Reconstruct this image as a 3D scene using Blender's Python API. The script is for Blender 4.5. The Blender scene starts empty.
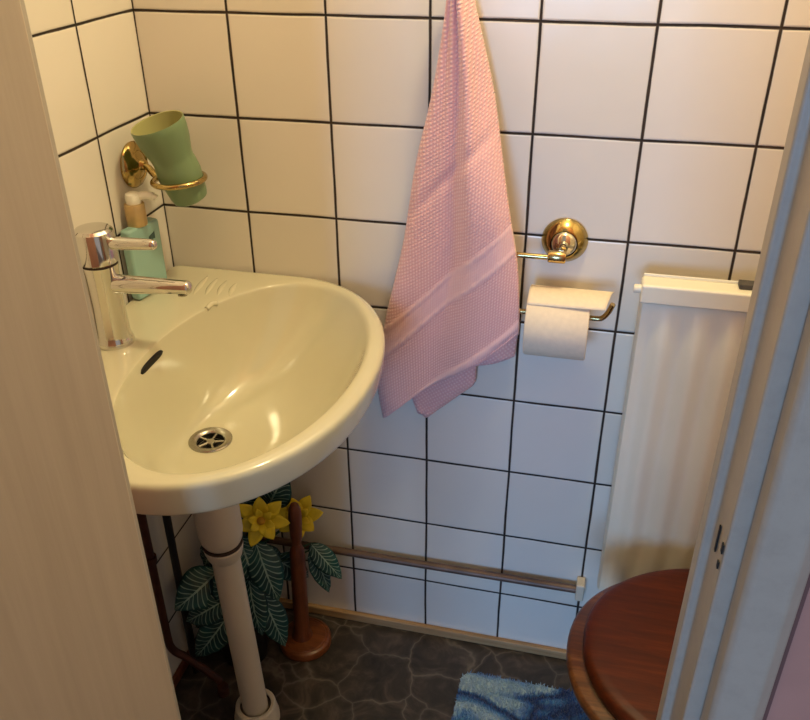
import bpy, bmesh, math, random
import numpy as np
from mathutils import Vector, Matrix, Euler

random.seed(7)
rng = np.random.RandomState(7)
COL = bpy.context.scene.collection
SC = bpy.context.scene
PI = math.pi

# ------------------------------------------------------------------ helpers
def link(name, me, mat=None, parent=None, smooth=True):
    o = bpy.data.objects.new(name, me)
    COL.objects.link(o)
    if mat is not None:
        me.materials.append(mat)
    if smooth:
        me.polygons.foreach_set('use_smooth', [True] * len(me.polygons))
    if parent is not None:
        o.parent = parent
        # meshes are modelled in place: only the Empty at a thing's base carries an offset
        if parent.parent is None:
            o.matrix_parent_inverse = Matrix.Translation(parent.location).inverted()
    return o

def mesh(name, V, F, mat=None, parent=None, smooth=True, sharp=None):
    me = bpy.data.meshes.new(name)
    me.from_pydata([tuple(v) for v in V], [], [tuple(f) for f in F])
    bm = bmesh.new(); bm.from_mesh(me)
    bmesh.ops.recalc_face_normals(bm, faces=bm.faces)
    bm.to_mesh(me); bm.free()
    me.update()
    o = link(name, me, mat, parent, smooth)
    if sharp is not None:
        auto(o, sharp)
    return o

def auto(o, deg):
    me = o.data
    bm = bmesh.new(); bm.from_mesh(me)
    lim = math.radians(deg)
    for e in bm.edges:
        if len(e.link_faces) == 2 and e.calc_face_angle(0) > lim:
            e.smooth = False
    bm.to_mesh(me); bm.free()

def empty(name, loc):
    o = bpy.data.objects.new(name, None)
    COL.objects.link(o)
    o.location = loc
    o.empty_display_size = .05
    return o

def tag(o, label, cat, group=None):
    o['label'] = label; o['category'] = cat
    if group: o['group'] = group
    return o

def struct(o):
    o['kind'] = 'structure'
    return o

def box_vf(x0, x1, y0, y1, z0, z1):
    V = [(x0,y0,z0),(x1,y0,z0),(x1,y1,z0),(x0,y1,z0),(x0,y0,z1),(x1,y0,z1),(x1,y1,z1),(x0,y1,z1)]
    F = [(0,3,2,1),(4,5,6,7),(0,1,5,4),(1,2,6,5),(2,3,7,6),(3,0,4,7)]
    return V, F

def merge(parts):
    V, F = [], []
    for v, f in parts:
        n = len(V)
        V += [tuple(q) for q in v]
        F += [tuple(i + n for i in q) for q in f]
    return V, F

def box(name, b, mat, parent=None, bevel=0, seg=2):
    V, F = box_vf(*b)
    o = mesh(name, V, F, mat, parent, smooth=bevel > 0)
    if bevel:
        m = o.modifiers.new('bevel', 'BEVEL'); m.width = bevel; m.segments = seg; m.limit_method = 'ANGLE'
        m.harden_normals = True
    return o

def frame_of(d):
    d = Vector(d).normalized()
    a = Vector((0,0,1)) if abs(d.z) < .9 else Vector((1,0,0))
    u = d.cross(a).normalized()
    return u, d.cross(u).normalized()

def lathe_vf(prof, origin=(0,0,0), axis=(0,0,1), seg=40, cap0=True, cap1=True):
    """prof: list of (radius, height along axis)"""
    d = Vector(axis).normalized(); u, w = frame_of(d); o = Vector(origin)
    V, F = [], []
    for r, h in prof:
        for k in range(seg):
            t = 2*PI*k/seg
            V.append(o + d*h + u*(r*math.cos(t)) + w*(r*math.sin(t)))
    n = len(prof)
    for i in range(n-1):
        for k in range(seg):
            k2 = (k+1) % seg
            F.append((i*seg+k, i*seg+k2, (i+1)*seg+k2, (i+1)*seg+k))
    if cap0: F.append(tuple(range(seg-1, -1, -1)))
    if cap1: F.append(tuple((n-1)*seg+k for k in range(seg)))
    return V, F

def lathe(name, prof, mat, parent=None, origin=(0,0,0), axis=(0,0,1), seg=40, cap0=True, cap1=True, sharp=35):
    V, F = lathe_vf(prof, origin, axis, seg, cap0, cap1)
    return mesh(name, V, F, mat, parent, True, sharp)

def catmull(P, n=8, closed=False):
    P = [Vector(p) for p in P]
    out = []
    m = len(P)
    for i in range(m if closed else m-1):
        p0 = P[(i-1) % m] if closed or i > 0 else P[0]*2-P[1]
        p1 = P[i]; p2 = P[(i+1) % m]
        p3 = P[(i+2) % m] if closed or i+2 < m else P[-1]*2-P[-2]
        for k in range(n):
            t = k/n
            out.append(.5*((2*p1)+(p2-p0)*t+(2*p0-5*p1+4*p2-p3)*t*t+(3*p1-p0-3*p2+p3)*t**3))
    if not closed: out.append(P[-1])
    return out

def tube_vf(P, r, seg=16, closed=False):
    P = [Vector(p) for p in P]; n = len(P)
    R = r if isinstance(r, (list, tuple)) else [r]*n
    V, F = [], []
    tang = []
    for i in range(n):
        a = P[(i-1) % n] if closed or i > 0 else P[i]
        b = P[(i+1) % n] if closed or i < n-1 else P[i]
        tang.append((b-a).normalized())
    u, _ = frame_of(tang[0])
    for i in range(n):
        t = tang[i]
        u = (u - t*u.dot(t)).normalized(); w = t.cross(u)
        for k in range(seg):
            a = 2*PI*k/seg
            V.append(P[i] + u*(R[i]*math.cos(a)) + w*(R[i]*math.sin(a)))
    for i in range(n if closed else n-1):
        j = (i+1) % n
        for k in range(seg):
            k2 = (k+1) % seg
            F.append((i*seg+k, i*seg+k2, j*seg+k2, j*seg+k))
    if not closed:
        F.append(tuple(range(seg-1,-1,-1))); F.append(tuple((n-1)*seg+k for k in range(seg)))
    return V, F

def tube(name, P, r, mat, parent=None, seg=16, closed=False):
    V, F = tube_vf(P, r, seg, closed)
    return mesh(name, V, F, mat, parent, True, 50)

def prism_vf(pts, z0, z1):
    n = len(pts)
    V = [(x,y,z0) for x,y in pts] + [(x,y,z1) for x,y in pts]
    F = [tuple(range(n-1,-1,-1)), tuple(range(n,2*n))]
    F += [(i,(i+1)%n,n+(i+1)%n,n+i) for i in range(n)]
    return V, F

# ------------------------------------------------------------------ materials
def lin(h):
    """sRGB 0-255 triple to linear"""
    f = lambda c: c/12.92 if c <= .04045 else ((c+.055)/1.055)**2.4
    return tuple(f(c/255) for c in h) + (1,)

class N:
    def __init__(s, name):
        s.m = bpy.data.materials.new(name); s.m.use_nodes = True
        s.t = s.m.node_tree; s.b = s.t.nodes['Principled BSDF']
    def n(s, typ, **kw):
        x = s.t.nodes.new(typ)
        for k, v in kw.items(): setattr(x, k, v)
        return x
    def l(s, a, b): s.t.links.new(a, b)
    def set(s, **kw):
        for k, v in kw.items(): s.b.inputs[k.replace('_', ' ')].default_value = v
        return s
    def math(s, op, a, b=None, c=None, clamp=False):
        x = s.n('ShaderNodeMath', operation=op, use_clamp=clamp)
        for i, v in enumerate((a, b, c)):
            if v is None: continue
            if isinstance(v, (int, float)): x.inputs[i].default_value = v
            else: s.l(v, x.inputs[i])
        return x.outputs[0]
    def pos(s):
        return s.n('ShaderNodeTexCoord').outputs['Object']
    def noise(s, scale, detail=3, rough=.5, vec=None, dist=0):
        x = s.n('ShaderNodeTexNoise'); x.inputs['Scale'].default_value = scale
        x.inputs['Detail'].default_value = detail; x.inputs['Roughness'].default_value = rough
        x.inputs['Distortion'].default_value = dist
        s.l(vec if vec is not None else s.pos(), x.inputs['Vector'])
        return x.outputs['Fac']
    def ramp(s, fac, stops):
        x = s.n('ShaderNodeValToRGB'); e = x.color_ramp.elements
        while len(e) < len(stops): e.new(.5)
        for q, (p, c) in zip(e, stops):
            q.position = p; q.color = c
        s.l(fac, x.inputs[0]); return x.outputs[0]
    def mix(s, fac, a, b):
        x = s.n('ShaderNodeMix', data_type='RGBA')
        for sock, v in ((x.inputs[0], fac), (x.inputs[6], a), (x.inputs[7], b)):
            if isinstance(v, (tuple, float, int)): sock.default_value = v
            else: s.l(v, sock)
        return x.outputs[2]
    def color(s, c): s.l(c, s.b.inputs['Base Color'])
    def bump(s, h, strength=.3, dist=.001):
        x = s.n('ShaderNodeBump'); x.inputs['Strength'].default_value = strength
        x.inputs['Distance'].default_value = dist
        s.l(h, x.inputs['Height']); s.l(x.outputs[0], s.b.inputs['Normal'])

def plain(name, rgb, rough=.5, metal=0, nscale=12, var=.06, **kw):
    """a colour with a slight procedural mottle"""
    q = N(name); c = lin(rgb)
    dark = tuple(v*(1-var) for v in c[:3]) + (1,); lite = tuple(min(1, v*(1+var)) for v in c[:3]) + (1,)
    q.color(q.ramp(q.noise(nscale, 4), [(.3, dark), (.7, lite)]))
    q.set(Roughness=rough, Metallic=metal, **kw)
    return q.m

T = .153; Z0 = 1.215
def tile_mat(name, axis):
    q = N(name)
    sx = q.n('ShaderNodeSeparateXYZ'); q.l(q.pos(), sx.inputs[0])
    P = q.pos()
    a = sx.outputs['X'] if axis == 'x' else q.math('SUBTRACT', 0.002, sx.outputs['Y'])
    z = q.math('SUBTRACT', Z0, sx.outputs['Z'])
    wob = q.math('MULTIPLY', q.math('SUBTRACT', q.noise(5, 2), .5), .004)
    def dist(c):
        c = q.math('DIVIDE', q.math('ADD', c, wob), T)
        f = q.math('FRACT', q.math('ADD', c, .5))
        return q.math('MULTIPLY', q.math('ABSOLUTE', q.math('SUBTRACT', f, .5)), T), q.math('FLOOR', c)
    da, ia = dist(a); dz, iz = dist(z)
    d = q.math('MINIMUM', da, dz)
    # joint half width wanders between about 1 and 2.4 mm, with little flecks
    hw = q.math('ADD', q.math('MULTIPLY', q.noise(11, 6, .7), .0022), .0010)
    ms = q.n('ShaderNodeMapRange'); ms.inputs[1].default_value = -.0006; ms.inputs[2].default_value = .0006
    ms.inputs[3].default_value = 1; ms.inputs[4].default_value = 0
    q.l(q.math('SUBTRACT', d, hw), ms.inputs[0])
    grout = ms.outputs[0]
    cv = q.n('ShaderNodeCombineXYZ'); q.l(ia, cv.inputs[0]); q.l(iz, cv.inputs[1])
    wn = q.n('ShaderNodeTexWhiteNoise'); q.l(cv.outputs[0], wn.inputs['Vector'])
    tint = q.ramp(wn.outputs['Value'], [(0, lin((226,219,206))), (1, lin((236,229,217)))])
    tint = q.mix(q.math('MULTIPLY', q.noise(14, 4), .12), tint, lin((205,196,180)))
    gcol = q.ramp(q.noise(22, 3), [(.35, lin((22,16,12))), (.75, lin((66,50,36)))])
    q.color(q.mix(grout, tint, gcol))
    q.l(q.math('ADD', q.math('MULTIPLY', grout, .6), .2), q.b.inputs['Roughness'])
    h = q.math('MINIMUM', d, .004)
    h2 = q.math('ADD', q.math('MULTIPLY', h, 1.0), q.math('MULTIPLY', q.noise(7, 2), .0035))
    q.bump(h2, .55, .5)
    return q.m

M = {}
M['tile_back'] = tile_mat('glazed_tile_back', 'x')
M['tile_left'] = tile_mat('glazed_tile_left', 'y')
M['plaster'] = plain('ceiling_paint', (225,220,208), .9)
M['ceramic'] = plain('ivory_ceramic', (212,206,178), .12, nscale=5, var=.03, Coat_Weight=.5)
M['ceramic_white'] = plain('white_ceramic', (228,224,212), .15, nscale=5, var=.03)
M['chrome'] = plain('chrome', (214,212,208), .07, 1, var=.02)
M['steel'] = plain('drain_steel', (176,172,162), .25, 1, 60, .15)
M['black'] = plain('black_void', (10,9,8), .7)
M['brass'] = plain('polished_brass', (182,160,104), .16, 1, 30, .12)
M['brass_worn'] = plain('worn_brass_wire', (196,172,120), .2, 1, 40, .15)
M['brass_pale'] = plain('pale_mirror_metal', (220,214,196), .06, 1, 40, .08)
M['mug'] = plain('sage_glaze', (118,142,104), .34, nscale=10, var=.06)
M['mug_in'] = plain('pale_sage_inside', (168,166,112), .4)
M['teal_glass'] = plain('teal_soap_bottle', (150,190,180), .14, nscale=8, var=.05, Coat_Weight=.4)
M['teal_dark'] = plain('dark_bottle_print', (58,88,86), .4)
M['gold_cap'] = plain('brushed_gold_collar', (202,174,124), .36, .5, 60, .1)
M['cream_plastic'] = plain('cream_plastic', (252,248,232), .4)
M['white_pvc'] = plain('white_pipe_plastic', (214,202,180), .42, nscale=9, var=.05)
M['rubber'] = plain('dark_joint_ring', (62,46,36), .7)
M['copper'] = plain('tarnished_copper', (84,46,30), .45, .4, 40, .3)
M['black_pipe'] = plain('black_rubber_hose', (22,18,16), .5)
M['grey_pipe'] = plain('dull_brown_pipe', (104,82,70), .45, .25, 30, .25)
M['radiator'] = plain('radiator_enamel', (234,228,206), .35, nscale=6, var=.04)
M['dark_grey'] = plain('dark_grey_plastic', (70,66,62), .6)
M['paper'] = plain('toilet_paper', (238,222,196), .95, nscale=120, var=.04)
M['card'] = plain('cardboard_core', (150,120,90), .9)
M['pot'] = plain('black_pot', (20,19,18), .5)
M['soil'] = plain('dark_soil', (34,26,20), .95, nscale=80, var=.4)
M['door'] = plain('door_paint_beige', (212,186,158), .55, nscale=7, var=.03)
M['frame_paint'] = plain('frame_paint', (205,200,194), .45, nscale=20, var=.05)
M['mauve'] = plain('mauve_wall_paint', (178,130,116), .85, nscale=30, var=.04)
M['hall_floor'] = plain('hall_floor_wood', (120,90,64), .5)

# cream-white frame paint, its colour darkened to stand in for weaker daylight
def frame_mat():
    q = N('dimmed_frame_paint')
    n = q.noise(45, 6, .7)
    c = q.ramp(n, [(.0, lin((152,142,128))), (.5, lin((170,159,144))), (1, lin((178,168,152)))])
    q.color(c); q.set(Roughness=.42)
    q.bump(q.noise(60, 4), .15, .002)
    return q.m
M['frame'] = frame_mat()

def door_mat():
    q = N('door_beige_paint')
    mp = q.n('ShaderNodeMapping'); mp.inputs['Scale'].default_value = (30, 30, 1.5)
    q.l(q.pos(), mp.inputs[0])
    g = q.noise(3, 4, .6, mp.outputs[0])
    q.color(q.ramp(g, [(.25, lin((172,153,132))), (.75, lin((182,163,142)))]))
    q.set(Roughness=.5); q.bump(g, .12, .002)
    return q.m
M['door'] = door_mat()

def wood_mat(name, c0, c1, c2, rough=.35, axis=(1, 12, 12), scale=6, coat=.3):
    q = N(name)
    mp = q.n('ShaderNodeMapping'); mp.inputs['Scale'].default_value = axis
    q.l(q.pos(), mp.inputs[0])
    n1 = q.noise(scale, 6, .6, mp.outputs[0], .6)
    n2 = q.noise(scale*5, 3, .6, mp.outputs[0])
    f = q.math('ADD', q.math('MULTIPLY', n1, .75), q.math('MULTIPLY', n2, .25))
    q.color(q.ramp(f, [(.3, lin(c0)), (.5, lin(c1)), (.72, lin(c2))]))
    q.set(Roughness=rough, Coat_Weight=coat); q.bump(f, .06, .002)
    return q.m
M['lid_wood'] = wood_mat('mahogany_lid', (56,18,2), (76,27,3), (98,40,6), .42, coat=.05)
M['lid_wood'].node_tree.nodes['Principled BSDF'].inputs['Specular IOR Level'].default_value = .25
M['seat_wood'] = wood_mat('seat_edge_wood', (58,25,7), (88,45,13), (128,78,32), .42)
M['dark_wood'] = wood_mat('dark_turned_wood', (74,34,16), (110,56,26), (136,74,36), .4, (12,12,1.5))
M['base_wood'] = wood_mat('stained_base_wood', (84,42,18), (122,66,28), (146,84,40), .38, (2,14,14))
M['strip_wood'] = wood_mat('pine_strip', (150,116,78), (172,136,94), (186,152,110), .55, (1,20,20), 5, 0)

def floor_mat():
    q = N('dark_marbled_vinyl')
    P = q.pos()
    w = q.n('ShaderNodeVectorMath', operation='ADD'); nv = q.n('ShaderNodeTexNoise'); nv.inputs['Scale'].default_value = 14
    nv.inputs['Detail'].default_value = 3
    q.l(P, nv.inputs['Vector'])
    sc = q.n('ShaderNodeVectorMath', operation='SCALE'); sc.inputs['Scale'].default_value = .05
    q.l(nv.outputs['Color'], sc.inputs[0]); q.l(P, w.inputs[0]); q.l(sc.outputs[0], w.inputs[1])
    vo = q.n('ShaderNodeTexVoronoi', feature='DISTANCE_TO_EDGE'); vo.inputs['Scale'].default_value = 10
    q.l(w.outputs[0], vo.inputs['Vector'])
    vein = q.ramp(vo.outputs['Distance'], [(0, (1,1,1,1)), (.022, (.25,.25,.25,1)), (.07, (0,0,0,1))])
    base = q.ramp(q.noise(16, 7, .65, None, 1.2), [(.3, lin((34,29,26))), (.52, lin((58,50,44))), (.72, lin((92,78,68)))])
    q.color(q.mix(q.math('MULTIPLY', vein, q.math('MULTIPLY', q.noise(6, 3), .8)), base, lin((140,128,116))))
    q.set(Roughness=.42)
    return q.m
M['floor'] = floor_mat()

def towel_mat():
    q = N('pink_waffle_terry')
    uv = q.n('ShaderNodeUVMap', uv_map='cloth'); s = q.n('ShaderNodeSeparateXYZ'); q.l(uv.outputs[0], s.inputs[0])
    band = q.n('ShaderNodeAttribute', attribute_name='band').outputs['Fac']
    cell = .0056
    k = 2*PI/cell
    su = q.math('SINE', q.math('MULTIPLY', s.outputs[0], k)); sv = q.math('SINE', q.math('MULTIPLY', s.outputs[1], k))
    wf = q.math('ADD', q.math('MULTIPLY', q.math('MULTIPLY', q.math('ADD', su, 1), q.math('ADD', sv, 1)), .25), 0)
    # woven band: fine ribs only
    ribs = q.math('ADD', q.math('MULTIPLY', q.math('SINE', q.math('MULTIPLY', s.outputs[0], 2*PI/.0042)), .18), .62)
    h = q.mix(band, wf, ribs)
    sep = q.n('ShaderNodeRGBToBW'); q.l(h, sep.inputs[0])
    c = q.ramp(sep.outputs[0], [(.02, lin((234,178,176))), (.5, lin((248,200,196))), (1, lin((252,218,212)))])
    c = q.mix(q.math('MULTIPLY', q.noise(30, 5), .25), c, lin((232,180,178)))
    q.color(c); q.set(Roughness=.95, Sheen_Weight=.35, Sheen_Roughness=.5)
    fz = q.noise(700, 2)
    q.bump(q.math('ADD', sep.outputs[0], q.math('MULTIPLY', fz, .35)), .5, .0018)
    return q.m
M['towel'] = towel_mat()

def leaf_mat():
    q = N('zebra_leaf')
    uv = q.n('ShaderNodeUVMap', uv_map='leaf'); s = q.n('ShaderNodeSeparateXYZ'); q.l(uv.outputs[0], s.inputs[0])
    u = q.math('ABSOLUTE', s.outputs[0]); v = s.outputs[1]
    ph = q.math('SUBTRACT', q.math('MULTIPLY', v, 11.0), q.math('SUBTRACT', q.math('MULTIPLY', u, 3.4), q.math('MULTIPLY', q.math('POWER', u, 2.4), 1.7)))
    fr = q.math('ABSOLUTE', q.math('SUBTRACT', q.math('FRACT', ph), .5))
    mr = q.n('ShaderNodeMapRange'); q.l(fr, mr.inputs[0])
    for i, x in ((1, .05), (2, .13), (3, 1), (4, 0)): mr.inputs[i].default_value = x
    edge = q.math('LESS_THAN', u, .9)
    mid = q.math('LESS_THAN', u, .05)
    f = q.math('MAXIMUM', q.math('MULTIPLY', mr.outputs[0], edge), mid)
    dark = q.ramp(q.noise(30, 3), [(.3, lin((10,50,50))), (.7, lin((20,80,78)))])
    q.color(q.mix(q.math('MULTIPLY', f, .85), dark, lin((150,176,162))))
    q.set(Roughness=.45)
    return q.m
M['leaf'] = leaf_mat()
M['petal'] = plain('yellow_petal', (232,206,40), .6, nscale=40, var=.15)
M['petal_core'] = plain('ochre_flower_heart', (190,140,30), .7)
M['stem'] = plain('green_stem', (40,76,48), .6)

def mat_mat():
    q = N('blue_swirl_pile')
    mp = q.n('ShaderNodeMapping'); mp.inputs['Rotation'].default_value = (0,0,-.75); mp.inputs['Scale'].default_value = (1, 1.5, 0)
    mp.inputs['Location'].default_value = (.03, .02, 0)
    q.l(q.pos(), mp.inputs[0])
    n = q.noise(5.0, 2, .5, mp.outputs[0], .9)
    c = q.ramp(n, [(.0, lin((196,216,226))), (.37, lin((190,212,222))), (.41, lin((84,146,198))), (.455, lin((36,70,136))), (.50, lin((26,42,96))), (.54, lin((60,120,184))), (.59, lin((176,204,218))), (.8, lin((204,220,224)))])
    c = q.mix(q.math('MULTIPLY', q.noise(400, 2), .3), c, lin((92,124,156)))
    q.color(c); q.set(Roughness=1, Sheen_Weight=.3)
    return q.m
M['mat'] = mat_mat()

# ------------------------------------------------------------------ camera
cd = bpy.data.cameras.new('camera'); cam = bpy.data.objects.new('camera', cd); COL.objects.link(cam)
Rc = ((0.97202, 0.23484, -0.0064), (0.1121, -0.48792, -0.86567), (-0.20642, 0.84072, -0.50059))
E_ROT = Euler((0,0,0))
CC = Vector((0.7166, -1.2126, 0.1663 + Z0))
RV = (0.5226, 0.2332, 0.0559)   # rotation vector of the solved pose
th = math.sqrt(sum(a*a for a in RV)); ax = Vector(RV)/th
Rm = Matrix.Rotation(th, 3, ax) @ Matrix(((1,0,0),(0,0,-1),(0,1,0)))
m3 = Matrix((Rm[0], -Vector(Rm[1]), -Vector(Rm[2]))).transposed()
cam.matrix_world = Matrix.Translation(CC) @ m3.to_4x4()
cd.sensor_fit = 'HORIZONTAL'; cd.sensor_width = 36; cd.lens = 36*828.93/810
cd.clip_start = .02
SC.camera = cam

# ------------------------------------------------------------------ the room
ROOM_X = 1.42; FRONT = -.64; CEIL = 2.35
struct(box('floor', (-.08, ROOM_X+.08, FRONT-.06, .08, -.05, 0), M['floor']))
struct(box('wall_back', (-.08, ROOM_X+.08, 0, .08, 0, CEIL), M['tile_back']))
struct(box('wall_left', (-.08, 0, FRONT-.05, 0, 0, CEIL), M['tile_left']))
struct(box('wall_right', (ROOM_X, ROOM_X+.08, FRONT-.05, 0, 0, CEIL), M['tile_left']))
struct(box('ceiling', (-.08, ROOM_X+.08, FRONT-.105, .08, CEIL, CEIL+.05), M['plaster']))
# front wall: left and right of the doorway and above it
OPL, OPR, HEAD = .285, .85, 2.06
V, F = merge([box_vf(-.6, OPL, FRONT-.105, FRONT, 0, CEIL), box_vf(OPR, 2.2, FRONT-.105, FRONT, 0, CEIL), box_vf(OPL, OPR, FRONT-.105, FRONT, HEAD, CEIL)])
struct(mesh('wall_front', V, F, M['mauve'], smooth=False))
V, F = box_vf(-.9, 2.3, -3.6, FRONT-.06, -.05, 0)
struct(mesh('floor_hall', V, F, M['hall_floor'], smooth=False))

struct(box('baseboard_back', (0.001, ROOM_X, -.011, 0, 0, .021), M['strip_wood'], bevel=.003))
struct(box('baseboard_left', (0, .010, FRONT, -.011, 0, .021), M['dark_wood'], bevel=.003))

# door frame, one L-shaped post each side (stop + rebate) with its architrave
def jamb_pts(s, xs, xr, xa, xo):
    # s=+1: right side; points in plan from the inner stop outwards
    return [(xs, FRONT), (xs, -.688), (xr, -.688), (xr, -.735), (xa, -.735), (xa, -.7455), (xo, -.7455), (xo, FRONT)]
def bev(o, w=.0018, seg=2):
    m = o.modifiers.new('bevel', 'BEVEL'); m.width = w; m.segments = seg; m.limit_method = 'ANGLE'; m.angle_limit = .5; m.harden_normals = True
    me = o.data; me.polygons.foreach_set('use_smooth', [True]*len(me.polygons))
    return o
# right post: stop (nearest the room), rebate with strike holes
stop = prism_vf([(.8225, -.668), (.8225, -.690), (.8300, -.690), (.8300, -.735), (.842, -.735), (.851, -.735), (.851, -.6405), (.836, -.6405), (.836, -.668)], 0, HEAD)
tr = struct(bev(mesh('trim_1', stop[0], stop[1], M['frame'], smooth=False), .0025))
# strike plate recesses on the rebate: a slot and two holes
for nm, z0, z1, y0, y1 in (('latch_slot', .949, .973, -.7115, -.7085), ('latch_hole', .966, .974, -.7325, -.7285), ('latch_hole', .950, .956, -.7305, -.7270)):
    V, F = box_vf(.8285, .8296, y0, y1, z0, z1)
    mesh(nm, V, F, M['black'], tr, smooth=False)
# architrave boards on the hall side
arch = prism_vf([(.842, -.7355), (.842, -.757), (.846, -.761), (.872, -.761), (.882, -.752), (.882, -.7455), (.851, -.7455), (.851, -.7355)], 0, HEAD+.05)
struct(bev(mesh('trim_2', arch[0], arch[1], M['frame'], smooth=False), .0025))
struct(box('trim_3', (.882, .8848, -.7505, -.7452, 0, HEAD+.05), plain('shadow_gap_strip', (104,72,66), .8)))  # thin dark strip painted in for the shadow gap between architrave and wall
# left post and head
lst = prism_vf([(.3015, -.668), (.3015, -.690), (.2945, -.690), (.2945, -.733), (.2850, -.733), (.2850, -.6405), (.2930, -.6405), (.2930, -.668)], 0, HEAD)
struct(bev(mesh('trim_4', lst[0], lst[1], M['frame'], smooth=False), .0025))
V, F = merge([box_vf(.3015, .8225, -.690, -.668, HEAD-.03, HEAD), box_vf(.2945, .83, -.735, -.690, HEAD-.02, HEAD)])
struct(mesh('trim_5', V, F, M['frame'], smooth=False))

# door leaf, hinged on the left post and swung out into the hall
leafL = .51; th_ = .044; ang = math.radians(90)
hx, hy = .3185, -.737
dr = Vector((math.cos(ang), -math.sin(ang), 0)); nn = Vector((math.sin(ang), math.cos(ang), 0))
c = [Vector((hx, hy, 0)), Vector((hx, hy, 0)) + dr*leafL, Vector((hx, hy, 0)) + dr*leafL + nn*th_, Vector((hx, hy, 0)) + nn*th_]
V, F = prism_vf([(p.x, p.y) for p in c], .008, HEAD-.025)
dl = struct(bev(mesh('door_1', V, F, M['door'], smooth=False), .004, 3))
# lever handle near the free edge (out of the picture)
hp = c[2] - dr*.05
hz = 1.03
hv = merge([lathe_vf([(.024,0),(.024,.006),(.010,.008),(.010,.045)], hp + Vector((0,0,hz)), nn, 24), tube_vf([hp+Vector((0,0,hz))+nn*.045, hp+Vector((0,0,hz))+nn*.047-dr*.11], .009)])
mesh('door_handle', hv[0], hv[1], M['steel'], dl, True, 40)

# ------------------------------------------------------------------ sink
RIM = .803; YC = -.291; HB = .289
BX, BY, BA, BB = .268, -.290, .153, .257      # bowl ellipse
DX, DY, DZ = .184, -.284, RIM-.155            # drain
def outline(inset=0):
    pts = []
    x0, a, b = .235, .2135-inset, HB-inset
    ex = 2.08
    left = .0015+inset
    n = 14
    for k in range(n): pts.append((left, YC + b*(1 - 2*k/n)*-1))        # up the left wall side: y from front to back
    m = 10
    for k in range(m): pts.append((left+(x0-left)*k/m, YC+b))
    s = 60
    for k in range(s+1):
        t = PI/2 - PI*k/s
        cx, sy = math.cos(t), math.sin(t)
        pts.append((x0 + a*abs(cx)**(2/ex), YC + b*math.copysign(abs(sy)**(2/ex), sy)))
    for k in range(1, m): pts.append((x0-(x0-left)*k/m, YC-b))
    return pts
OUT = outline()
NS = len(OUT)
PH = [math.atan2((y-BY)/BB, (x-BX)/BA) for x, y in OUT]
rings = []
def ring_bowl(s, z):
    cx, cy = DX+(BX-DX)*s**1.1, DY+(BY-DY)*s
    r0 = .026
    return [(cx + (r0+(BA-r0)*s)*math.cos(p), cy + (r0+(BB-r0)*s)*math.sin(p), z) for p in PH]
# underside
def under(s, z, inset):
    return [(DX+(x-DX)*s, DY+(y-DY)*s, z) for x, y in outline(inset)]
rings.append([(DX+.03*math.cos(p), DY+.03*math.sin(p), RIM-.205) for p in PH])
rings.append([(DX+.05*math.cos(p), DY+.055*math.sin(p), RIM-.19) for p in PH])
rings.append(under(.55, RIM-.15, 0)); rings.append(under(.8, RIM-.09, 0)); rings.append(under(.9, RIM-.064, 0))
rings.append(under(1, RIM-.052, .016)); rings.append(under(1, RIM-.050, .009)); rings.append(under(1, RIM-.045, .0055))
rings.append(under(1, RIM-.025, .0022)); rings.append(under(1, RIM-.010, .0002)); rings.append(under(1, RIM-.0045, .0008))
rings.append(under(1, RIM-.0012, .0035)); rings.append(under(1, RIM, .0075))
# deck blend to bowl lip
o11 = outline(.0075)
for f in (.35, .7):
    lip = ring_bowl(1.045, RIM)
    rings.append([(o11[i][0]*(1-f)+lip[i][0]*f, o11[i][1]*(1-f)+lip[i][1]*f, RIM + (.0012 if f > .5 else .0005)) for i in range(NS)])
rings.append(ring_bowl(1.025, RIM+.0010))
rings.append(ring_bowl(1.010, RIM-.0006))
rings.append(ring_bowl(.996, RIM-.0045))
rings.append(ring_bowl(.985, RIM-.010))
for s in (.97, .94, .90, .85, .78, .70, .60, .50, .40, .30, .20, .12, .05, 0):
    z = RIM - .155*(1-s**2.35)**.82
    rings.append(ring_bowl(s, z))
zb = rings[-1][0][2]
for r_, d_ in ((.0245,.0008),(.0235,.003),(.0232,.02),(.0232,.03),(.023,.032)):
    rings.append([(DX+r_*math.cos(p), DY+r_*math.sin(p), zb-d_) for p in PH])
V = [p for r in rings for p in r]; F = []
for i in range(len(rings)-1):
    for k in range(NS):
        k2 = (k+1) % NS
        F.append((i*NS+k, i*NS+k2, (i+1)*NS+k2, (i+1)*NS+k))
F.append(tuple(range(NS))); F.append(tuple((len(rings)-1)*NS+k for k in range(NS)))
sink = tag(empty('sink', (0.0, YC, RIM-.1)), 'ivory ceramic corner wash basin on the left wall', 'sink')
basin = mesh('basin', V, F, M['ceramic'], sink, True)
sm = basin.modifiers.new('sub', 'SUBSURF'); sm.levels = 1; sm.render_levels = 2
# drain: flange ring, recessed cup and strainer with openings
fl = lathe('drain', [(.0205, -.012),(.0205,-.002),(.0225,.0005),(.0275,.0022),(.0315,.0018),(.033,0.0003),(.033,-.004)], M['steel'], sink, (DX, DY, zb+.0012), cap0=False, cap1=False)
fl['label'] = 'round steel drain with star strainer'
lathe('drain_cup', [(.0001,-.012),(.0205,-.012)], M['black'], fl, (DX, DY, zb+.0005), cap0=False, cap1=False)
st = [lathe_vf([(.0005,-.002),(.006,-.0018),(.0072,-.004),(.0072,-.008)], (DX, DY, zb+.001), seg=20)]
for k in range(5):
    a = 2*PI*k/5+.3
    st.append(tube_vf([(DX+.005*math.cos(a), DY+.005*math.sin(a), zb-.0028), (DX+.0206*math.cos(a), DY+.0206*math.sin(a), zb-.0028)], .0022, 8))
V, F = merge(st); mesh('strainer', V, F, M['steel'], fl, True, 40)
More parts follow.
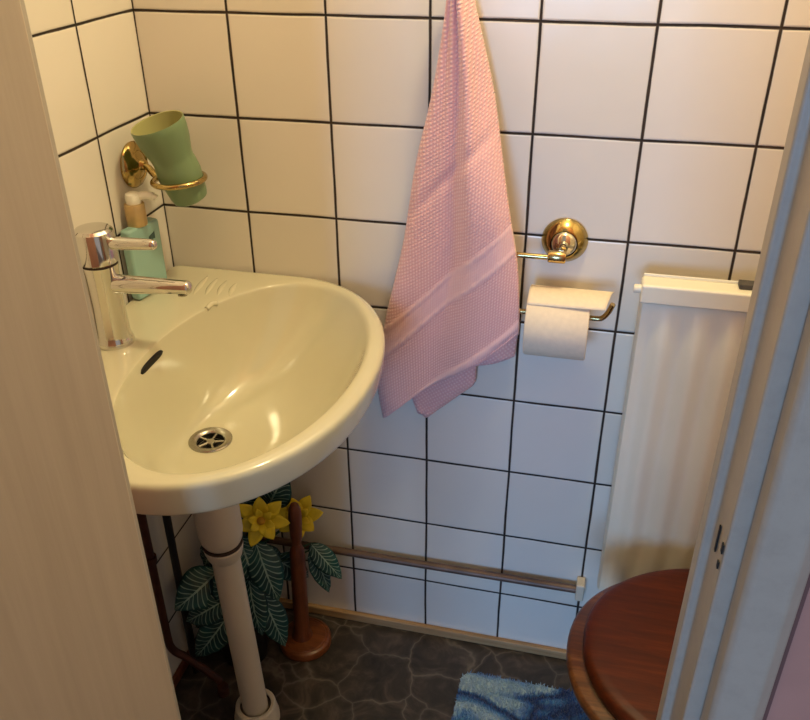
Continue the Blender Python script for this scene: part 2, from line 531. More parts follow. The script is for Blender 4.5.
# moulded drip ridges
rd = []
for k in range(4):
    x = .086+.0195*k; y0 = -.118+.004*k; y1 = -.040-.009*k*.6
    P = catmull([(x+.010, y0, RIM-.0022), (x+.004, (y0+y1)/2, RIM-.0030), (x, y1, RIM-.0022)], 8)
    rd.append(tube_vf(P, [.0030+.0036*math.sin(PI*i/(len(P)-1)) for i in range(len(P))], 10))
rd.append(tube_vf(catmull([(.146,-.134,RIM+.0002),(.140,-.142,RIM+.0022),(.137,-.154,RIM-.001)],6), .0040, 10))
V, F = merge(rd); mesh('drip_ridges', V, F, M['ceramic'], sink, True)
# overflow slot in the bowl wall below the tap: placed on the wall surface
def bowl_pt(s, phi):
    cx, cy = DX+(BX-DX)*s**1.1, DY+(BY-DY)*s
    z = RIM - .155*(1-s**2.35)**.82
    return Vector((cx + (.026+(BA-.026)*s)*math.cos(phi), cy + (.026+(BB-.026)*s)*math.sin(phi), z))
ov = []
Vv, Fv = [], []
nseg = 18
for i in range(nseg+1):
    t = i/nseg
    phi = PI + .035 - (t-.5)*.27
    hw = .035*math.sqrt(max(0, 1-abs(2*t-1)**4))
    for s in (-1, 1):
        p = bowl_pt(.966+s*hw*.36, phi)
        q_ = (Vector((BX, BY, RIM+.15))-p).normalized()
        Vv.append(p+q_*.0016)
for i in range(nseg): Fv.append((2*i, 2*i+1, 2*i+3, 2*i+2))
o = mesh('overflow_slot', Vv, Fv, M['black'], sink, True); o['label'] = 'black overflow slot'
so = o.modifiers.new('t', 'SOLIDIFY'); so.thickness = .002

# ------------------------------------------------------------------ faucet
fx, fy = .056, -.285
fc = tag(empty('faucet', (fx, fy, RIM)), 'chrome single-lever tap on the basin deck', 'faucet')
lathe('body', [(.0275,.001),(.0280,.004),(.0262,.010),(.0240,.016),(.0228,.06),(.0236,.105),(.0255,.124)], M['chrome'], fc, (fx, fy, RIM), seg=48)
lathe('joint_ring', [(.0240,.1235),(.0240,.1275)], M['rubber'], fc, (fx, fy, RIM), seg=48)
cap = lathe('lever_cap', [(.0255,.127),(.0270,.129),(.0272,.165),(.0262,.172),(.0225,.1755),(.012,.177),(.0001,.1772)], M['chrome'], fc, (fx, fy, RIM), seg=48)
def rod(p0, p1, r0, r1, rounded=True):
    p0, p1 = Vector(p0), Vector(p1); L = (p1-p0).length; d = (p1-p0)/L
    pr = [(r0, 0), (r0*.97+r1*.03, L*.1), (r1, L-.006), (r1*.95, L-.003), (r1*.78, L-.0008), (r1*.4, L+.001), (.0002, L+.0014)]
    return lathe_vf(pr, p0, d, 28)
V, F = rod((fx+.012, fy, .898), (fx+.133, fy, .9035), .0135, .0098)
mesh('spout', V, F, M['chrome'], fc, True, 60)
V, F = lathe_vf([(.0068,0),(.0068,.002),(.0052,.0026)], (fx+.120, fy, .8935), (0,0,-1), 20)
mesh('aerator', V, F, M['steel'], fc, True, 40)
V, F = rod((fx+.022, fy, .9585), (fx+.091, fy, .9625), .0092, .0074)
mesh('lever', V, F, M['chrome'], cap, True, 60)

# ------------------------------------------------------------------ soap dispenser
sd = tag(empty('soap_dispenser', (.026, -.118, RIM)), 'teal soap bottle with gold collar and cream pump behind the tap', 'soap dispenser')
p0, p1 = Vector((.0245, -.157)), Vector((.0405, -.089))
e = (p1-p0).normalized(); w_ = Vector((-e.y, e.x))*.031
if w_.x > 0: w_ = -w_
q4 = [p0, p1, p1+w_*.72, p0+w_*.60]
q4 = [(max(.0025, v.x), v.y) for v in q4]
V, F = prism_vf(q4, RIM+.001, RIM+.118)
b_ = bev(mesh('bottle', V, F, M['teal_glass'], sd, smooth=False), .005, 3)
# printed label on the front face
nrm = Vector((e.y, -e.x))
def on(fr, z, d): 
    p = p0 + e*((p1-p0).length*fr) + nrm*d
    return (p.x, p.y, z)
V, F = [on(.60, RIM+.090, .0008), on(.78, RIM+.090, .0008), on(.78, RIM+.101, .0008), on(.60, RIM+.096, .0008), on(.60, RIM+.090, .0001), on(.78, RIM+.090, .0001), on(.78, RIM+.101, .0001), on(.60, RIM+.096, .0001)], [(0,1,2,3),(7,6,5,4),(0,1,5,4),(1,2,6,5),(2,3,7,6),(3,0,4,7)]
mesh('print_mark', V, F, M['teal_dark'], b_, smooth=False)
pc = Vector((.0215, -.1215, RIM+.117))
lathe('collar', [(.0150,0),(.0155,.001),(.0155,.033),(.0148,.0345),(.0098,.035)], M['gold_cap'], sd, pc, seg=36)
pv = [lathe_vf([(.0105,.034),(.0118,.036),(.0120,.046),(.0110,.0500),(.0070,.0520),(.0002,.0526)], pc, seg=28)]
P = [pc+Vector((.002,0,.0450)), pc+Vector((.018,.006,.0470)), pc+Vector((.030,.010,.0445)), pc+Vector((.0335,.0112,.0415))]
pv.append(tube_vf(catmull(P, 6), [.0062]*12+[.0045]*7, 14))
V, F = merge(pv); mesh('pump_head', V, F, M['cream_plastic'], sd, True, 45)

# ------------------------------------------------------------------ cup holder and tumbler on the left wall
ch = tag(empty('cup_holder', (0, -.078, .999)), 'brass ring holder with round rosette on the left wall', 'cup holder')
lathe('rosette', [(.0355,.001),(.0362,.004),(.034,.008),(.026,.0125),(.0235,.0135),(.0215,.0120),(.016,.0150),(.010,.0175),(.008,.024)], M['brass'], ch, (0,-.074,1.000), (1,0,0), 48)
RC = Vector((.0885, -.094, .988)); RR = .0390
tube('arm', catmull([(.012,-.074,1.000),(.028,-.077,.998),(.040,-.082,.990),(RC.x-RR+.001,-.086,.985)], 6), .0056, M['brass'], ch)
tilt = Euler((0, math.radians(-3), 0)).to_matrix()
tube('ring', [RC + tilt @ Vector((RR*math.cos(a), RR*math.sin(a), 0)) for a in [2*PI*k/56 for k in range(56)]], .0044, M['brass'], ch, 14, True)
axm = Vector((-.19, -.20, .96)).normalized()
ob = RC - axm*.038 + Vector((.002, .006, 0))
prof = [(.0002,0),(.020,.0005),(.0265,.004),(.0290,.012),(.0315,.030),(.0335,.044),(.0325,.058),(.0310,.066),(.0320,.074),(.0375,.094),(.0402,.110),(.0408,.121),(.0400,.1228)]
inn = [(.0385,.1222),(.0375,.112),(.0345,.094),(.0290,.075),(.0280,.060),(.028,.030),(.024,.006),(.0002,.005)]
cup = tag(empty('tumbler', ob), 'sage green ceramic tumbler tilted in the brass ring', 'tumbler')
prof = [(r, h*1.06) for r, h in prof]; inn = [(r, h*1.06) for r, h in inn]
lathe('cup_body', prof, M['mug'], cup, ob, axm, 56, False, False)
ci = lathe('inner_glaze', [(.0400,.1228*1.06)]+inn, M['mug_in'], cup, ob, axm, 56, False, False)
ci['label'] = 'pale yellow green inside and rim'

# ------------------------------------------------------------------ towel on its hook
hk = tag(empty('wall_hook', (.505, 0, 1.285)), 'brass wall hook holding the pink towel', 'hook')
lathe('rosette', [(.018,.001),(.018,.004),(.012,.008),(.006,.010),(.005,.026)], M['brass'], hk, (.505,0,1.285), (0,-1,0), 32)
tube('prong', catmull([(.505,-.02,1.285),(.505,-.034,1.279),(.505,-.044,1.283),(.505,-.047,1.297)],6), .0045, M['brass'], hk)

def interp(tab, t):
    for (t0, v0), (t1, v1) in zip(tab, tab[1:]):
        if t <= t1:
            f = (t-t0)/(t1-t0); return v0+(v1-v0)*f
    return tab[-1][1]
def smooth_tab(tab, t, h=.035):
    return sum(interp(tab, min(tab[-1][0], max(tab[0][0], t+d*h)))*w for d, w in ((-1,.15),(-.5,.2),(0,.3),(.5,.2),(1,.15)))
# side edges as x against z (front sheet)
LE = [(.48,.396),(.50,.392),(.545,.389),(.58,.380),(.616,.376),(.66,.380),(.747,.393),(.89,.427),(1.016,.445),(1.117,.470),(1.20,.484),(1.247,.4905),(1.275,.494)]
RE = [(.50,.618),(.70,.618),(.785,.618),(.89,.609),(.982,.588),(1.122,.557),(1.20,.535),(1.247,.522),(1.275,.512)]
HEM = lambda x: .548 + (x-.400)*(.792-.568)/(.613-.400)       # lower hem of the front sheet
def towel_mesh():
    V, F, UV, BD = [], [], [], []
    def sheet(nu, nv, fn):
        base = len(V)
        for j in range(nv+1):
            for i in range(nu+1):
                p, uv, b = fn(i/nu, j/nv)
                V.append(p); UV.append(uv); BD.append(b)
        for j in range(nv):
            for i in range(nu):
                a = base+j*(nu+1)+i
                F.append((a, a+1, a+nu+2, a+nu+1))
    sl = (.792-.568)/(.613-.400)
    ca, sa = math.cos(math.atan(sl)), math.sin(math.atan(sl))
    def front(s, t):
        # t=0 top, 1 hem; the hem is slanted, so the z of a row tilts as it goes down
        ztop = 1.272
        zl = ztop + (HEM(.400)+.004-ztop)*t
        zr = ztop + (HEM(.613)-ztop)*t
        z = zl + (zr-zl)*s
        xl = smooth_tab(LE, z); xr = smooth_tab(RE, z)
        # solve row on slanted line
        x = xl + (xr-xl)*s
        amp = min(1, t*3)
        fold = .015*math.sin(s*9.5+1.2)*(1-t*.55)*min(1, .25+t*1.6) + .005*math.sin(s*21+t*2.5)*(1-t)**.7
        dome = math.sin(PI*min(1, max(0, s)))**.55
        y = -.026 - (.022+.016*(1-t))*dome - fold*dome
        # one soft crease
        ss = min(1, max(0, (s-.40)/.55)); ss = ss*ss*(3-2*ss); zz = min(1, max(0, (1.16-z)/.22)); zz = zz*zz*(3-2*zz)
        y -= .044*ss*zz
        y += .004*math.exp(-((x-.52)+(z-1.03)*-.9)**2/.00012)*dome
        r = Vector((x, y, z))
        # distance above the hem along its normal
        dh = (z-HEM(x))*ca
        u = (x*ca+z*sa)
        b = 0.0
        for lo, hi in ((.099,.1035),(.1295,.134),(.006,.0135)):
            if lo-.002 < dh < hi+.002: b = max(b, min(1, (dh-lo+.002)/.002, (hi+.002-dh)/.002))
        if .1035 <= dh <= .1295: b = max(b, .75)
        blend = min(1, max(0, (dh-.16)/.25))
        rowang = math.atan2(zr-zl, xr-xl)
        uv = ((x-.50)/math.cos(rowang), t*.60)
        # ridges of the band stand out slightly
        if .099 < dh < .1035 or .1295 < dh < .134 or .006 < dh < .0135: r.y -= .0012
        return r, uv, b
    sheet(84, 150, front)
    # back sheet: a long corner that hangs lowest, and a short flap on the right
    def poly_sheet(L, Rr, depth, nu=40, nv=50, ph=0):
        def fn(s, t):
            k = t*(len(L)-1); i = min(int(k), len(L)-2); f = k-i
            a = Vector(L[i]).lerp(Vector(L[i+1]), f); b_ = Vector(Rr[i]).lerp(Vector(Rr[i+1]), f)
            p = a.lerp(b_, s)
            y = depth - .010*math.sin(PI*s)**.7 - .003*math.sin(s*8+ph)
            d = min((1-t), 1)*.1
            return Vector((p.x, y, p.y)), (p.x*.8+p.y*.6, p.y*.8-p.x*.6), 0.0
        sheet(nu, nv, fn)
    poly_sheet([(.50,1.25),(.475,.95),(.440,.75),(.420,.635),(.445,.566)], [(.52,1.25),(.56,.95),(.548,.75),(.5445,.636),(.464,.558)], -.010, ph=1)
    poly_sheet([(.505,1.25),(.49,.95),(.50,.80),(.505,.715),(.500,.662)], [(.52,1.25),(.580,.97),(.607,.82),(.612,.755),(.6085,.700)], -.016, ph=2)
    me = bpy.data.meshes.new('towel')
    me.from_pydata([tuple(v) for v in V], [], F)
    ul = me.uv_layers.new(name='cloth')
    for lp in me.loops: ul.data[lp.index].uv = UV[lp.vertex_index]
    at = me.attributes.new('band', 'FLOAT', 'POINT')
    at.data.foreach_set('value', BD)
    return me
tw = link('towel', towel_mesh(), M['towel'])
tag(tw, 'pink waffle towel hanging on the back wall tiles', 'towel')
so = tw.modifiers.new('thick', 'SOLIDIFY'); so.thickness = .004; so.offset = 0

# ------------------------------------------------------------------ toilet paper holder and roll
th0 = tag(empty('paper_holder', (.672, 0, .907)), 'brass toilet paper holder with round rosette and wire arm', 'paper holder')
lathe('rosette', [(.0345,.001),(.0352,.004),(.0335,.008),(.0225,.0195),(.0205,.0205),(.0205,.0180)], M['brass'], th0, (.672,0,.905), (0,-1,0), 48, True, False)
o = lathe('rosette_dome', [(.0205,.0160),(.0190,.021),(.0150,.0255),(.008,.029),(.006,.045)], M['brass_pale'], th0, (.672,0,.905), (0,-1,0), 40, False, True)
o['label'] = 'mirror bright inner dome'
V, F = merge([lathe_vf([(.0085,0),(.0095,.002),(.0095,.024),(.0085,.026)], (.652,-.055,.8985), (1,0,0), 28), lathe_vf([(.0075,.03),(.0075,.055)], (.668,0,.9), (0,-1,0), 20)])
mesh('post', V, F, M['brass_worn'], th0, True, 40)
WY = -.060; WZ = .806
P = [(.652,WY,.8985),(.606,WY,.8985),(.593,WY,.893),(.5875,WY,.878),(.5875,WY,.828),(.591,WY,.812),(.602,WY,WZ)]
P2 = [(.730,WY,WZ),(.740,WY-.001,WZ+.002),(.748,WY-.003,WZ+.013),(.7535,WY-.008,WZ+.030)]
wire = [Vector((.6515,WY,.8985)), Vector((.632,WY,.8985))] + catmull(P[1:], 6) + [Vector((.67,WY,WZ))] + catmull(P2, 6)
tube('wire_arm', wire, .0041, M['brass_worn'], th0, 12)

rl = tag(empty('toilet_roll', (.675, WY, .745)), 'white toilet paper roll hanging on the brass wire arm', 'toilet roll')
rc = Vector((.6285, WY, .7922)); RLN = .0935; RRAD = .0535
V, F = lathe_vf([(.0195,0),(.050,0),(.0525,.0008),(RRAD,.002),(RRAD,RLN-.002),(.0525,RLN-.0008),(.050,RLN),(.0195,RLN)], rc, (1,0,0), 64, False, False)
mesh('paper', V, F, M['paper'], rl, True, 40)
V, F = lathe_vf([(.0195,.0005),(.0195,RLN-.0005),(.0180,RLN-.0005),(.0180,.0005),(.0195,.0005)], rc, (1,0,0), 40, False, False)
mesh('core', V, F, M['card'], rl, True, 40)
# loose end sheet laid across the top, its corner folded out over the wire end
def sheet_tail():
    V, F = [], []
    nu, nv = 24, 12
    for j in range(nv+1):
        t = j/nv
        a = math.radians(118 - 66*t)      # angle around the roll, from behind the top to the front
        for i in range(nu+1):
            s = i/nu
            x = rc.x + .001 + (RLN-.002)*s*1.0
            ext = .034*s**4*(1-.35*t)
            x += ext
            r = RRAD + .0012 + .0035*s**3*t
            y = rc.y - math.cos(a)*r; z = rc.z + math.sin(a)*r
            if t > .5: 
                y -= .0015*s; z += .002*s*(t-.5)
            V.append((x, y, z))
    for j in range(nv):
        for i in range(nu):
            q = j*(nu+1)+i; F.append((q, q+1, q+nu+2, q+nu+1))
    return V, F
V, F = sheet_tail()
o = mesh('loose_sheet', V, F, M['paper'], rl, True)
so = o.modifiers.new('t', 'SOLIDIFY'); so.thickness = .0008

# ------------------------------------------------------------------ radiator
rx0, rx1, ry0, ry1, rz0, rz1 = .791, 1.19, -.082, -.056, .27, .879
ra = tag(empty('radiator', (.99, -.055, rz0)), 'cream ribbed panel radiator on the back wall', 'radiator')
# corrugated front: flutes along x
pf = []
nx = 160
pitch = .0465
for i in range(nx+1):
    x = rx0+.012 + (rx1-rx0-.024)*i/nx
    ph = (x-rx0-.012)/pitch*2*PI
    pf.append((x, ry0+.006 - .0042*math.cos(ph+2.6)))
prof = [(rx0, ry1+.004), (rx0+.0005, ry0+.013), (rx0+.004, ry0+.008)] + pf + [(rx1-.004, ry0+.008), (rx1-.0005, ry0+.013), (rx1, ry1+.004)]
V, F = [], []
zs = [rz0, rz0+.012, rz0+.03] + [rz0+.03+(rz1-.055-rz0-.03)*k/8 for k in range(1, 8)] + [rz1-.050, rz1-.038, rz1-.028]
for z in zs:
    fade = 1.0
    if z > rz1-.045: fade = .0
    elif z > rz1-.06: fade = .55
    elif z < rz0+.02: fade = 0.
    for k, (x, y) in enumerate(prof):
        yy = y if not (3 <= k < 3+nx+1) else (ry0+.006) + (y-ry0-.006)*fade
        V.append((x, yy, z))
n = len(prof)
for j in range(len(zs)-1):
    for k in range(n-1): F.append((j*n+k, j*n+k+1, (j+1)*n+k+1, (j+1)*n+k))
    F.append((j*n+n-1, j*n, (j+1)*n, (j+1)*n+n-1))
F.append(tuple(range(n))); F.append(tuple((len(zs)-1)*n+k for k in range(n)))
mesh('panel', V, F, M['radiator'], ra, True, 40)
box('top_cover', (rx0-.0015, rx1+.0015, ry0-.003, ry1+.006, rz1-.030, rz1), M['radiator'], ra, .004, 3)
box('back_lip', (rx0+.001, rx1-.001, ry1+.0045, ry1+.007, rz1-.006, rz1+.004), M['radiator'], ra, .001)
lathe('end_plug', [(.0065,0),(.0065,.010),(.0055,.0115)], M['radiator'], ra, (rx0, -.072, rz1-.012), (-1,0,0), 20)
o = box('clip', (.922, .985, -.071, -.052, rz1+.0002, rz1+.008), M['dark_grey'], ra, .0015); o['label'] = 'dark grey clip on top'
for x in (.87, 1.11):
    box('wall_bracket', (x, x+.03, ry1+.004, -.001, .70, .78), M['radiator'], ra)

# ------------------------------------------------------------------ toilet
tx, ty = .765, -.318
tt = tag(empty('toilet', (1.05, ty, 0)), 'toilet with brown wooden seat and closed lid', 'toilet')
def dshape(tip, half, back, n=40, ex=2.15, y0=ty):
    """front is the -x end; straight-ish sides taper to the back"""
    L = .235
    pts = []
    for k in range(n+1):
        a = -PI/2 + PI*k/n
        cx, sy = math.cos(a), math.sin(a)
        pts.append((tip + L - L*abs(cx)**(2/ex), y0 + half*math.copysign(abs(sy)**(2/ex), sy)))
    w = half*.86
    pts += [(tip+L+.08, y0+half*.985), (back-.02, y0+w), (back, y0+w*.9), (back, y0-w*.9), (back-.02, y0-w), (tip+L+.08, y0-half*.985)]
    return pts
def slab(name, pts, rows, mat, parent):
    """rows: (inset, z) from bottom to top"""
    cx = sum(p[0] for p in pts)/len(pts); cy = ty
    V, F = [], []; n = len(pts)
    for ins, z in rows:
        for i, (x, y) in enumerate(pts):
            a = Vector(pts[(i-1) % n]); b = Vector(pts[(i+1) % n]); t = (b-a).normalized()
            nx_, ny_ = t.y, -t.x
            if (x-cx)*nx_ + (y-cy)*ny_ < 0: nx_, ny_ = -nx_, -ny_
            V.append((x-nx_*ins, y-ny_*ins, z))
    for j in range(len(rows)-1):
        for k in range(n): F.append((j*n+k, j*n+(k+1) % n, (j+1)*n+(k+1) % n, (j+1)*n+k))
    F.append(tuple(range(n))); F.append(tuple((len(rows)-1)*n+k for k in range(n)))
    return mesh(name, V, F, mat, parent, True, 50)
slab('seat', dshape(.744, .194, 1.175), [(.006,.372),(.001,.376),(0,.382),(.001,.388),(.006,.393)], M['seat_wood'], tt)
slab('lid', dshape(.766, .187, 1.175), [(.005,.396),(.001,.399),(0,.404),(.0008,.411),(.004,.4165),(.010,.4195),(.022,.4205)], M['lid_wood'], tt)
for s in (-1, 1):
    V, F = lathe_vf([(.010,-.02),(.010,.02)], (1.187, ty+s*.075, .402), (0,1,0), 20)
    mesh('hinge', V, F, M['brass'], tt, True, 40)
# bowl and pedestal
rows = [(.885,1.30,.105,.001),(.885,1.30,.105,.05),(.895,1.30,.098,.12),(.880,1.29,.110,.20),(.825,1.27,.150,.28),(.785,1.26,.172,.335),(.775,1.255,.176,.360),(.778,1.25,.172,.3705)]
V, F = [], []; n = 64
for x0, x1, hw, z in rows:
    for k in range(n):
        a = 2*PI*k/n
        cx = (x0+x1)/2; c_ = math.cos(a); s_ = math.sin(a)
        V.append((cx+(x1-x0)/2*math.copysign(abs(c_)**.85, c_), ty+hw*math.copysign(abs(s_)**.75, s_), z))
for j in range(len(rows)-1):
    for k in range(n): F.append((j*n+k, j*n+(k+1) % n, (j+1)*n+(k+1) % n, (j+1)*n+k))
F.append(tuple(range(n))); F.append(tuple((len(rows)-1)*n+k for k in range(n)))
mesh('bowl', V, F, M['ceramic_white'], tt, True, 60)
box('cistern', (1.225, 1.415, ty-.19, ty+.19, .372, .76), M['ceramic_white'], tt, .02, 4)
box('cistern_lid', (1.22, 1.418, ty-.195, ty+.195, .762, .795), M['ceramic_white'], tt, .01, 3)

# ------------------------------------------------------------------ waste pipe under the sink
wp = tag(empty('waste_pipe', (.192, -.282, 0)), 'white plastic waste pipe standing under the basin', 'waste pipe')
a0, a1 = Vector((.193, -.282, .02)), Vector((.1705, -.282, .60))
axd = (a1-a0).normalized()
def along(z): return a0 + axd*((z-.02)/axd.z)
lathe('pipe', [(.0238, 0), (.0238, (.43-.03)/axd.z)], M['white_pvc'], wp, along(.03), axd, 36)
lathe('trap_cup', [(.030,0),(.0340,.008),(.0365,.022),(.0370,.06),(.0365,.155)], M['white_pvc'], wp, along(.443), axd, 40)
lathe('joint_seal', [(.0305,0),(.0330,.001),(.0330,.004),(.0305,.005)], M['rubber'], wp, along(.4365), axd, 40)
lathe('collar', [(.0260,0),(.0285,.004),(.0320,.018),(.0328,.024),(.0310,.027)], M['white_pvc'], wp, along(.410), axd, 40)
lathe('floor_socket', [(.0425,.0005),(.0425,.012),(.0395,.026),(.0375,.040),(.0345,.043),(.0290,.041),(.0285,.02)], M['white_pvc'], wp, (.1935,-.282,0), (0,0,1), 40, True, False)
lathe('socket_seal', [(.0262,.036),(.0285,.0375),(.0295,.036)], M['rubber'], wp, (.193,-.282,.001), (0,0,1), 36, False, False)

# copper supply pipe and dark hose
cp = tag(empty('copper_pipe', (.03, -.276, 0)), 'brown copper pipe bent along the left wall under the basin', 'pipe')
P = [(.030,-.276,.60),(.030,-.276,.40),(.030,-.276,.20)] 
Pb = catmull([(.030,-.276,.17),(.031,-.275,.148),(.038,-.272,.130),(.050,-.267,.117)], 6)
Pe = [(.078,-.258,.080),(.106,-.248,.040)]
tube('tube', [Vector(p) for p in P]+Pb+[Vector(p) for p in Pe], .0075, M['copper'], cp, 16)
lathe('elbow', [(.010,0),(.0115,.002),(.0115,.022),(.010,.024)], M['copper'], cp, (.108,-.247,.0005), (0,0,1), 24)
lathe('wall_clip', [(.0105,0),(.0105,.012)], M['copper'], cp, (.030,-.276,.36), (0,0,1), 24)
bp = tag(empty('supply_hose', (.03, -.209, 0)), 'thin black supply hose down the left wall behind the plant', 'hose')
tube('hose', [(.031,-.209,.655),(.031,-.209,.40),(.031,-.209,.22),(.031,-.209,.0005)], .0068, M['black_pipe'], bp, 14)

# heating pipe along the back wall
hp_ = tag(empty('heating_pipe', (.48, -.018, .20)), 'thin brown heating pipe running low along the back wall', 'pipe')
tube('tube', [(.06,-.018,.2035),(.40,-.018,.2045),(.765,-.018,.207)], .0078, M['grey_pipe'], hp_, 18)
box('end_bracket', (.756, .772, -.028, -.0005, .186, .226), M['white_pvc'], hp_, .003)['label'] = 'white plastic end bracket'

# ------------------------------------------------------------------ wooden stand
ws = tag(empty('roll_stand', (.222, -.096, 0)), 'dark wooden spare roll stand with round base and knob beside the plant', 'roll stand')
lathe('base', [(.051,.0005),(.0535,.003),(.0540,.012),(.0515,.018),(.0470,.0205),(.0440,.0200),(.0425,.0215),(.030,.0225),(.0002,.0228)], M['base_wood'], ws, (.222,-.088,0), seg=56)
pa = Vector((.2165,-.090,.022)); pd = (Vector((.2285,-.096,.385))-pa).normalized()
lathe('pole', [(.0215,0),(.0205,.006),(.0165,.014),(.0158,.05),(.0152,.225),(.0142,.242),(.0105,.250),(.0088,.258)], M['dark_wood'], ws, pa, pd, 36)
lathe('knob', [(.0080,.255),(.0095,.262),(.0112,.275),(.0125,.305),(.0128,.330),(.0115,.346),(.0075,.356),(.0002,.3595)], M['dark_wood'], ws, pa, pd, 32)

# ------------------------------------------------------------------ artificial plant
pl = tag(empty('potted_plant', (.103, -.138, 0)), 'yellow flowering zebra plant in a black pot under the basin', 'potted plant')
lathe('pot', [(.042,.0005),(.045,.002),(.056,.095),(.058,.098),(.058,.108),(.053,.108),(.050,.085)], M['pot'], pl, (.110,-.140,0), (0,0,1), 44, True, False)
lathe('soil', [(.0502,.088),(.03,.093),(.0002,.094)], M['soil'], pl, (.110,-.140,0), (0,0,1), 36, False, False)

CAMC = CC
def leaf_vf(base, tip, wid, droop=.02, up_=None, roll=0., cup_=.15):
    base, tip = Vector(base), Vector(tip)
    d = tip-base; L = d.length
    nrm = (up_ if up_ is not None else Vector((.35, -.75, .55)))
    nrm = Vector(nrm); dn_ = d.normalized()
    side = dn_.cross(nrm).normalized(); nr = side.cross(dn_).normalized()
    if roll:
        R_ = Matrix.Rotation(roll, 3, dn_); side = R_ @ side; nr = R_ @ nr
    nv, nu = 16, 8
    V, F, UV = [], [], []
    for j in range(nv+1):
        t = j/nv
        w = wid*(math.sin(PI*min(1, t**.82*.985+.008))**.85)*(1-.18*t)
        c_ = base + d*t + nr*(droop*math.sin(PI*t))
        for i in range(nu+1):
            u = -1+2*i/nu
            V.append(c_ + side*(u*w) - nr*(abs(u)**1.6*w*cup_) + nr*(.0016*math.sin(t*26+u*2)))
            UV.append((u, t))
    for j in range(nv):
        for i in range(nu):
            a = j*(nu+1)+i; F.append((a, a+1, a+nu+2, a+nu+1))
    return V, F, UV
LEAVES = [  # base, tip, half width, droop, roll
    ((.090,-.165,.245), (.036,-.246,.212), .044, .014, 0),
    ((.120,-.205,.218), (.044,-.228,.165), .032, .012, .1),
    ((.128,-.212,.190), (.058,-.240,.085), .033, .014, 0),
    ((.128,-.135,.315), (.165,-.165,.232), .036, .014, 0),
    ((.160,-.135,.310), (.208,-.165,.195), .036, .016, .1),
    ((.165,-.150,.190), (.208,-.158,.062), .031, .012, -.1),
    ((.150,-.160,.240), (.178,-.190,.120), .030, .012, .3),
    ((.240,-.062,.255), (.302,-.066,.178), .024, .010, 0),
    ((.238,-.060,.235), (.275,-.070,.138), .022, .010, -.3),
    ((.165,-.080,.345), (.212,-.078,.445), .036, .014, 0),
    ((.110,-.085,.330), (.150,-.085,.430), .034, .014, 0),
    ((.115,-.090,.280), (.062,-.075,.360), .032, .014, 0),
    ((.075,-.120,.270), (.030,-.110,.190), .030, .012, .4),
    ((.100,-.160,.170), (.036,-.190,.105), .028, .012, .3),
    ((.140,-.110,.260), (.185,-.085,.180), .034, .012, -.2),
    ((.130,-.165,.270), (.110,-.215,.200), .034, .014, .2),
    ((.170,-.090,.230), (.225,-.050,.150), .030, .012, 0),
]
Vs, Fs, Us = [], [], []
for b, t, w, dr_, ro in LEAVES:
    v, f, u = leaf_vf(b, t, w, dr_, None, ro)
    n = len(Vs); Vs += v; Us += u; Fs += [tuple(i+n for i in q) for q in f]
me = bpy.data.meshes.new('foliage'); me.from_pydata([tuple(v) for v in Vs], [], Fs)
ul = me.uv_layers.new(name='leaf')
for lp in me.loops: ul.data[lp.index].uv = Us[lp.vertex_index]
fo = link('foliage', me, M['leaf'], pl)
so = fo.modifiers.new('t', 'SOLIDIFY'); so.thickness = .0009
sv = []
for b, t, w, dr_, ro in LEAVES:
    c0 = Vector((.110+random.uniform(-.012,.012), -.140+random.uniform(-.012,.012), .088))
    b = Vector(b)
    mid = Vector((c0.x*.7+b.x*.3, c0.y*.7+b.y*.3, c0.z+(b.z-c0.z)*.75))
    P = catmull([c0, mid, b], 6); sv.append(tube_vf(P, [.0026-.0010*i/(len(P)-1) for i in range(len(P))], 8))
FLW = [((.176,-.132,.362), (.30,-.80,.35)), ((.222,-.066,.322), (.15,-.75,.5))]
for fc_, d in FLW:
    b = Vector(fc_) - Vector(d).normalized()*.022
    P = catmull([(.112,-.138,.088), (.13,-.125,.24), b], 6); sv.append(tube_vf(P, .0026, 8))
V, F = merge(sv); mesh('stems', V, F, M['stem'], pl, True)
def petal_vf(c_, d, az, L, w, lift):
    d = Vector(d).normalized(); u, v = frame_of(d)
    r = u*math.cos(az)+v*math.sin(az); tn = d.cross(r)
    V, F = [], []; nv, nu = 10, 4
    for j in range(nv+1):
        t = j/nv
        ww = w*math.sin(PI*min(1, .12+.88*t))**.8
        cc = c_ + r*(L*t) + d*(lift*math.sin(t*PI*.62) - .008)
        for i in range(nu+1):
            q = -1+2*i/nu
            V.append(cc + tn*(q*ww) + d*(.0035*q*q*(1-t)))
    for j in range(nv):
        for i in range(nu):
            a = j*(nu+1)+i; F.append((a, a+1, a+nu+2, a+nu+1))
    return V, F
for fi, (fc_, d) in enumerate(FLW):
    parts = []
    for k in range(7):
        parts.append(petal_vf(Vector(fc_), d, 2*PI*k/7+.25+fi*.4, (.050 if fi == 0 else .046)+.006*math.sin(k*2.3), .0145, .012))
    for k in range(6):
        parts.append(petal_vf(Vector(fc_)+Vector(d).normalized()*.006, d, 2*PI*k/6+.7, .026, .0085, .018))
    V, F = merge(parts)
    o = mesh('flower', V, F, M['petal'], pl, True)
    so = o.modifiers.new('t', 'SOLIDIFY'); so.thickness = .0007
    hv = lathe_vf([(.0075,-.004),(.0085,.006),(.006,.013),(.0002,.015)], Vector(fc_), d, 18)
    mesh('flower_heart', hv[0], hv[1], M['petal_core'], o, True)

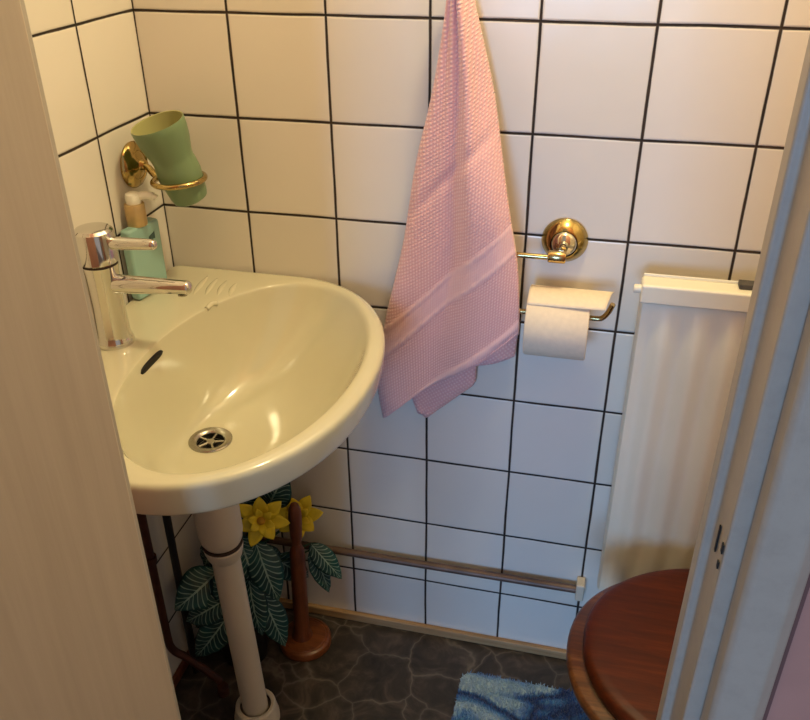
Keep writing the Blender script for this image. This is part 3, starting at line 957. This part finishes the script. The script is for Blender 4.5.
# ------------------------------------------------------------------ bath mat with pile
def bath_mat():
    x0, x1, y0, y1 = .556, .86, -.60, -.090
    def inside(x, y):
        if not (x0 < x < x1 and y0 < y < y1): return False
        r = .022
        for cx, cy, sx, sy in ((x0+r, y1-r, -1, 1), (x1-r, y1-r, 1, 1), (x0+r, y0+r, -1, -1), (x1-r, y0+r, 1, -1)):
            if (x-cx)*sx > 0 and (y-cy)*sy > 0 and math.hypot(x-cx, y-cy) > r: return False
        return True
    pts = []
    r = .022
    for cx, cy, a0 in ((x1-r, y1-r, 0), (x0+r, y1-r, 90), (x0+r, y0+r, 180), (x1-r, y0+r, 270)):
        for k in range(7):
            a = math.radians(a0+15*k); pts.append((cx+r*math.cos(a), cy+r*math.sin(a)))
    V, F = prism_vf(pts, .0008, .006)
    V = [tuple(v) for v in V]
    n = 0
    while n < 17000:
        x, y = rng.uniform(x0, x1), rng.uniform(y0, y1)
        if not inside(x, y): continue
        n += 1
        a = rng.uniform(0, 2*PI); h = rng.uniform(.011, .0165); lx, ly = rng.normal(0, .003, 2)
        w = .0017
        b = len(V)
        V += [(x+w*math.cos(a), y+w*math.sin(a), .005), (x+w*math.cos(a+2.1), y+w*math.sin(a+2.1), .005), (x+w*math.cos(a+4.2), y+w*math.sin(a+4.2), .005), (x+lx, y+ly, h)]
        F += [(b, b+1, b+3), (b+1, b+2, b+3), (b+2, b, b+3)]
    me = bpy.data.meshes.new('bath_mat'); me.from_pydata(V, [], F)
    return me
bmx = link('bath_mat', bath_mat(), M['mat'], smooth=False)
tag(bmx, 'blue and white swirled shaggy bath mat on the dark floor', 'bath mat')

# ------------------------------------------------------------------ light
W = bpy.data.worlds.new('world'); SC.world = W; W.use_nodes = True
bg = W.node_tree.nodes['Background']; bg.inputs[0].default_value = (1, .88, .80, 1); bg.inputs[1].default_value = .30

def light(name, typ, loc, energy, color, size=None, rot=None, sy=None, **kw):
    d = bpy.data.lights.new(name, typ); d.energy = energy; d.color = color
    if typ == 'AREA':
        d.shape = 'RECTANGLE' if sy else 'DISK'; d.size = size
        if sy: d.size_y = sy
    elif size is not None: d.shadow_soft_size = size
    for k, v in kw.items(): setattr(d, k, v)
    o = bpy.data.objects.new(name, d); COL.objects.link(o); o.location = loc
    if rot is not None: o.rotation_euler = rot
    return o
def aim(o, target):
    o.rotation_euler = (Vector(target)-o.location).to_track_quat('-Z', 'Y').to_euler()
WARM = (1.0, .86, .49)
light('ceiling_lamp', 'POINT', (.74, -.29, 2.0), 18.5, WARM, .06)
k = light('hall_window', 'AREA', (.15, -6.3, 1.45), 138, (.25, .53, 1.0), 1.7, None, 1.7)
aim(k, (.6, 0, .8))

vs = SC.view_settings
vs.view_transform = 'Standard'; vs.look = 'None'; vs.exposure = .32; vs.gamma = 1; vs.use_curve_mapping = False
SC.cycles.use_denoising = True
SC.cycles.max_bounces = 10
